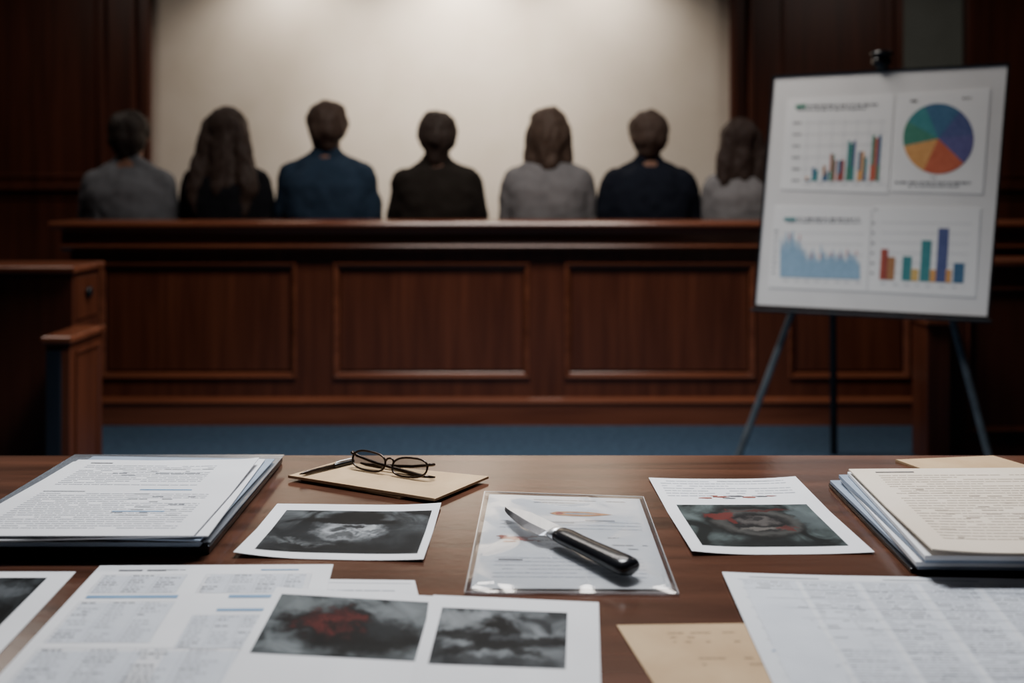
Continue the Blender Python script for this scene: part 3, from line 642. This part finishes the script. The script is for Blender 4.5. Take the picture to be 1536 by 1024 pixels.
def legs(mb,inf,fz,feet=True):
    for s in(-1,1):
        mb.limb((s*.09,.0,.078),.08+inf,(s*.11,.22,.076),.074+inf); mb.limb((s*.11,.22,.076),.074+inf,(s*.12,.43,.072),.056+inf)
        mb.limb((s*.12,.43,.072),.056+inf,(s*.12,.42,-.12),.052+inf); mb.limb((s*.12,.42,-.12),.052+inf,(s*.12,.40,fz+.09),.036+inf)
        if feet: mb.limb((s*.12,.40,fz+.09),.036,(s*.12,.39,fz+.045),.035); mb.limb((s*.12,.39,fz+.045),.034,(s*.13,.53,fz+.032),.026)
def person(px,toppy,hair,haircol,topcol,jacket,label,wpx,hw=1.0,trc=(26,28,34)):
    Yp=5.02; ztop=H+(HY-toppy)*Yp/F; seat=.603; s=(ztop-seat)/.940; sh=(wpx*Yp/F/2/s-.060-.022)/.182*.95
    fz=-(seat-.203)/s
    X=(px-CX)*Yp/F
    def fin(name,mb,mat,parent,vox=.010,sm=4,disp=0,freq=8):
        me=remesh(mb,vox,sm); me.name=name; me.materials.clear(); me.materials.append(mat)
        if disp:
            ns_=[v.normal.copy() for v in me.vertices]
            for v,nn in zip(me.vertices,ns_):
                c=v.co; q=Vector((c.x*freq+px,c.y*freq,c.z*freq*(.45 if name=='hair' else 1.0)))
                v.co+=nn*disp*(noise.noise(q)+.5*noise.noise(q*2.3))
        for v in me.vertices: v.co*=s
        o=bpy.data.objects.new(name,me); place(o,(X,Yp,seat),parent); return o
    mb=MB(); torso(mb,0,sh=sh); arms(mb,0,True,sh); legs(mb,0,fz)
    mb.limb((0,.012,.60),.062,(0,.018,.74),.060)
    hz=HD
    mb.ell((0,.02,.83+hz),(.077,.092,.105),24); mb.ell((0,.045,.765+hz),(.056,.062,.065),18)
    mb.limb((0,.10,.83+hz),.010,(0,.122,.80+hz),.014,8); mb.ell((0,.105,.765+hz),(.024,.012,.008),10)
    for q in(-1,1): mb.ell((q*.084,.012,.81+hz),(.014,.018,.03),12)
    body=fin('person',mb,skin,None,.0085,3)
    setmeta(body,label,'person','seated jurors behind the rail')
    for q in(-1,1):
        e=MB(); e.ell((q*.03*s,.104*s,(.825+hz)*s),(.012*s,.010*s,.010*s),12)
        for v in e.v: v+=Vector((X,Yp,seat))
        make('eye',e,eyem,parent=body,smooth=True)
    def cm(n,c): return noisy(n+'_%d_%d_%d'%c,srgb(*c),srgb(*[min(255,int(q*1.12+3)) for q in c]),(14,14,14),4,.9,.2,180,spec=.08)
    mb=MB(); inf=.028 if jacket else .021; torso(mb,inf,.66,0.0,sh,.026); arms(mb,inf,False,sh)
    for q in(-1,1): mb.limb((q*.045,-.008,.655),.044,(q*.165*sh,-.002,.588),.052)
    mb.limb((-.042,-.016,.682),.034,(.042,-.016,.682),.034)
    fin('jacket' if jacket else 'shirt',mb,cm('cloth',topcol),body,disp=.009,freq=9)
    mb=MB(); torso(mb,.013,.15,-.02); legs(mb,.012,fz,False); fin('trousers',mb,cm('cloth',trc),body,.011)
    for q in(-1,1):
        mb=MB(); mb.limb((q*.12,.385,fz+.05),.045,(q*.13,.53,fz+.043),.036); mb.limb((q*.12,.375,fz+.05),.045,(q*.12,.39,fz+.085),.045)
        for v in mb.v: v.z=max(v.z,fz+.004)
        fin('shoe',mb,blackp,body,.009,2)
    hm=noisy('hair_%d_%d_%d'%haircol,srgb(*haircol),srgb(*[min(255,int(q*1.35+4)) for q in haircol]),(140,140,9),5,.6,.5,260,spec=.2)
    mb=MB()
    mb.ell((0,-.002,.836),(.103*hw,.108,.104),26)
    if hair=='short': mb.ell((0,-.028,.795),(.094*hw,.084,.09),24); mb.ell((0,-.03,.735),(.068,.052,.05),16)
    elif hair=='bob':
        mb.ell((0,-.02,.79),(.112*hw,.096,.12),24)
        for q in(-1,1): mb.limb((q*.06,-.01,.82),.058,(q*.078,.0,.665),.048)
        mb.limb((0,-.045,.79),.075,(0,-.05,.66),.064)
    elif hair=='long':
        mb.limb((0,-.03,.82),.075,(0,-.085,.52),.065)
        for q in(-1,-.33,.33,1):
            mb.limb((q*.055,-.02,.84),.06,(q*.095,-.045,.68),.06); mb.limb((q*.095,-.045,.68),.06,(q*.135,-.085,.52),.052); mb.limb((q*.135,-.085,.52),.052,(q*.11,-.105,.40),.026)
    elif hair=='wavy':
        mb.limb((0,-.03,.80),.075,(0,-.06,.62),.055)
        for q in(-1,-.33,.33,1):
            mb.limb((q*.055,-.02,.83),.058,(q*.09,-.035,.70),.056); mb.limb((q*.09,-.035,.70),.056,(q*.10,-.06,.58),.038)
    elif hair=='updo':
        mb.ell((0,-.022,.80),(.102*hw,.088,.10),24); mb.ell((0,-.09,.79),(.05,.04,.045),18); mb.limb((0,-.03,.76),.074,(0,-.02,.69),.062)
    fin('hair',mb,hm,body,.009,5,disp=.013 if hair!='short' else .012,freq=22)
person(194,165,'short',(34,28,25),(90,91,95),False,'person in a grey shirt seated with back turned',146)
person(340,160,'long',(42,32,28),(18,18,22),False,'person with long dark hair in a black top',138,1.05)
person(491,150,'short',(54,42,36),(34,47,62),False,'person in a navy blue shirt with short brown hair',156)
person(656,165,'updo',(42,34,30),(32,28,25),True,'person in a black jacket with pinned dark hair',142)
person(822,160,'bob',(62,49,42),(104,102,104),False,'person in a grey blouse with bobbed brown hair',146)
person(973,165,'short',(58,46,40),(22,25,34),True,'person in a dark navy suit jacket',148)
person(1110,176,'wavy',(44,34,30),(116,114,116),False,'person with wavy dark hair in a pale grey top',118)
# ---------------- lights
def wall_spot(x,y,power,color,aim,angle=100,blend=.9,rad=.06):
    d=bpy.data.lights.new('spot','SPOT'); d.energy=power; d.color=color; d.spot_size=math.radians(angle); d.spot_blend=blend; d.shadow_soft_size=rad
    o=bpy.data.objects.new('wall_spot_lamp',d); COL.objects.link(o); o.location=(x,y,2.93)
    o.rotation_euler=(Vector(aim)-Vector((x,y,2.93))).to_track_quat('-Z','Y').to_euler(); return o
for px,pw in ((435,78),(690,118),(890,95)):
    x=(px-CX)*6.3/F; wall_spot(x,6.08,pw,(1,.91,.81),(x,6.42,1.4),125,1.0,.10)
wall_spot((665-CX)*6.3/F,5.2,160,(1,.915,.82),((665-CX)*6.3/F,6.5,1.85),80,1.0,.12)  # extra spot added to brighten the middle of the wall, not a fixture
def area(x,y,z,sx,sy,power,color,rot=(0,0,0),spread=180):
    d=bpy.data.lights.new('area','AREA'); d.shape='RECTANGLE'; d.size=sx; d.size_y=sy; d.energy=power; d.color=color; d.spread=math.radians(spread)
    o=bpy.data.objects.new('overhead_fill_light',d); COL.objects.link(o); o.location=(x,y,z); o.rotation_euler=rot
area(.05,2.0,2.95,.9,.45,42,(.96,.98,1),spread=100)  # unseen overhead light, added for the tabletop papers
area(0,3.45,2.95,1.8,.5,50,(1,.93,.86),spread=150)  # added light above the box front, grazes the rail and lights the board
area(-2.9,5.0,2.95,.8,.5,9,(1,.9,.8)); area(2.6,5.0,2.95,.8,.5,9,(1,.92,.84))  # side fills added to lift the dark wood walls, no lamps there
w=bpy.data.worlds.new('world'); bpy.context.scene.world=w; w.use_nodes=True; w.node_tree.nodes['Background'].inputs[0].default_value=(.5,.55,.65,1); w.node_tree.nodes['Background'].inputs[1].default_value=.05
# ---------------- camera
c=bpy.data.cameras.new('camera'); cam=bpy.data.objects.new('camera',c); COL.objects.link(cam)
cam.location=(0,0,H); cam.rotation_euler=(math.radians(90),0,0); c.sensor_width=36; c.lens=F*36/1536; c.shift_y=-(512-HY)/1536
c.clip_start=.02; c.dof.use_dof=True; c.dof.focus_distance=1.32; c.dof.aperture_fstop=2.6
bpy.context.scene.camera=cam
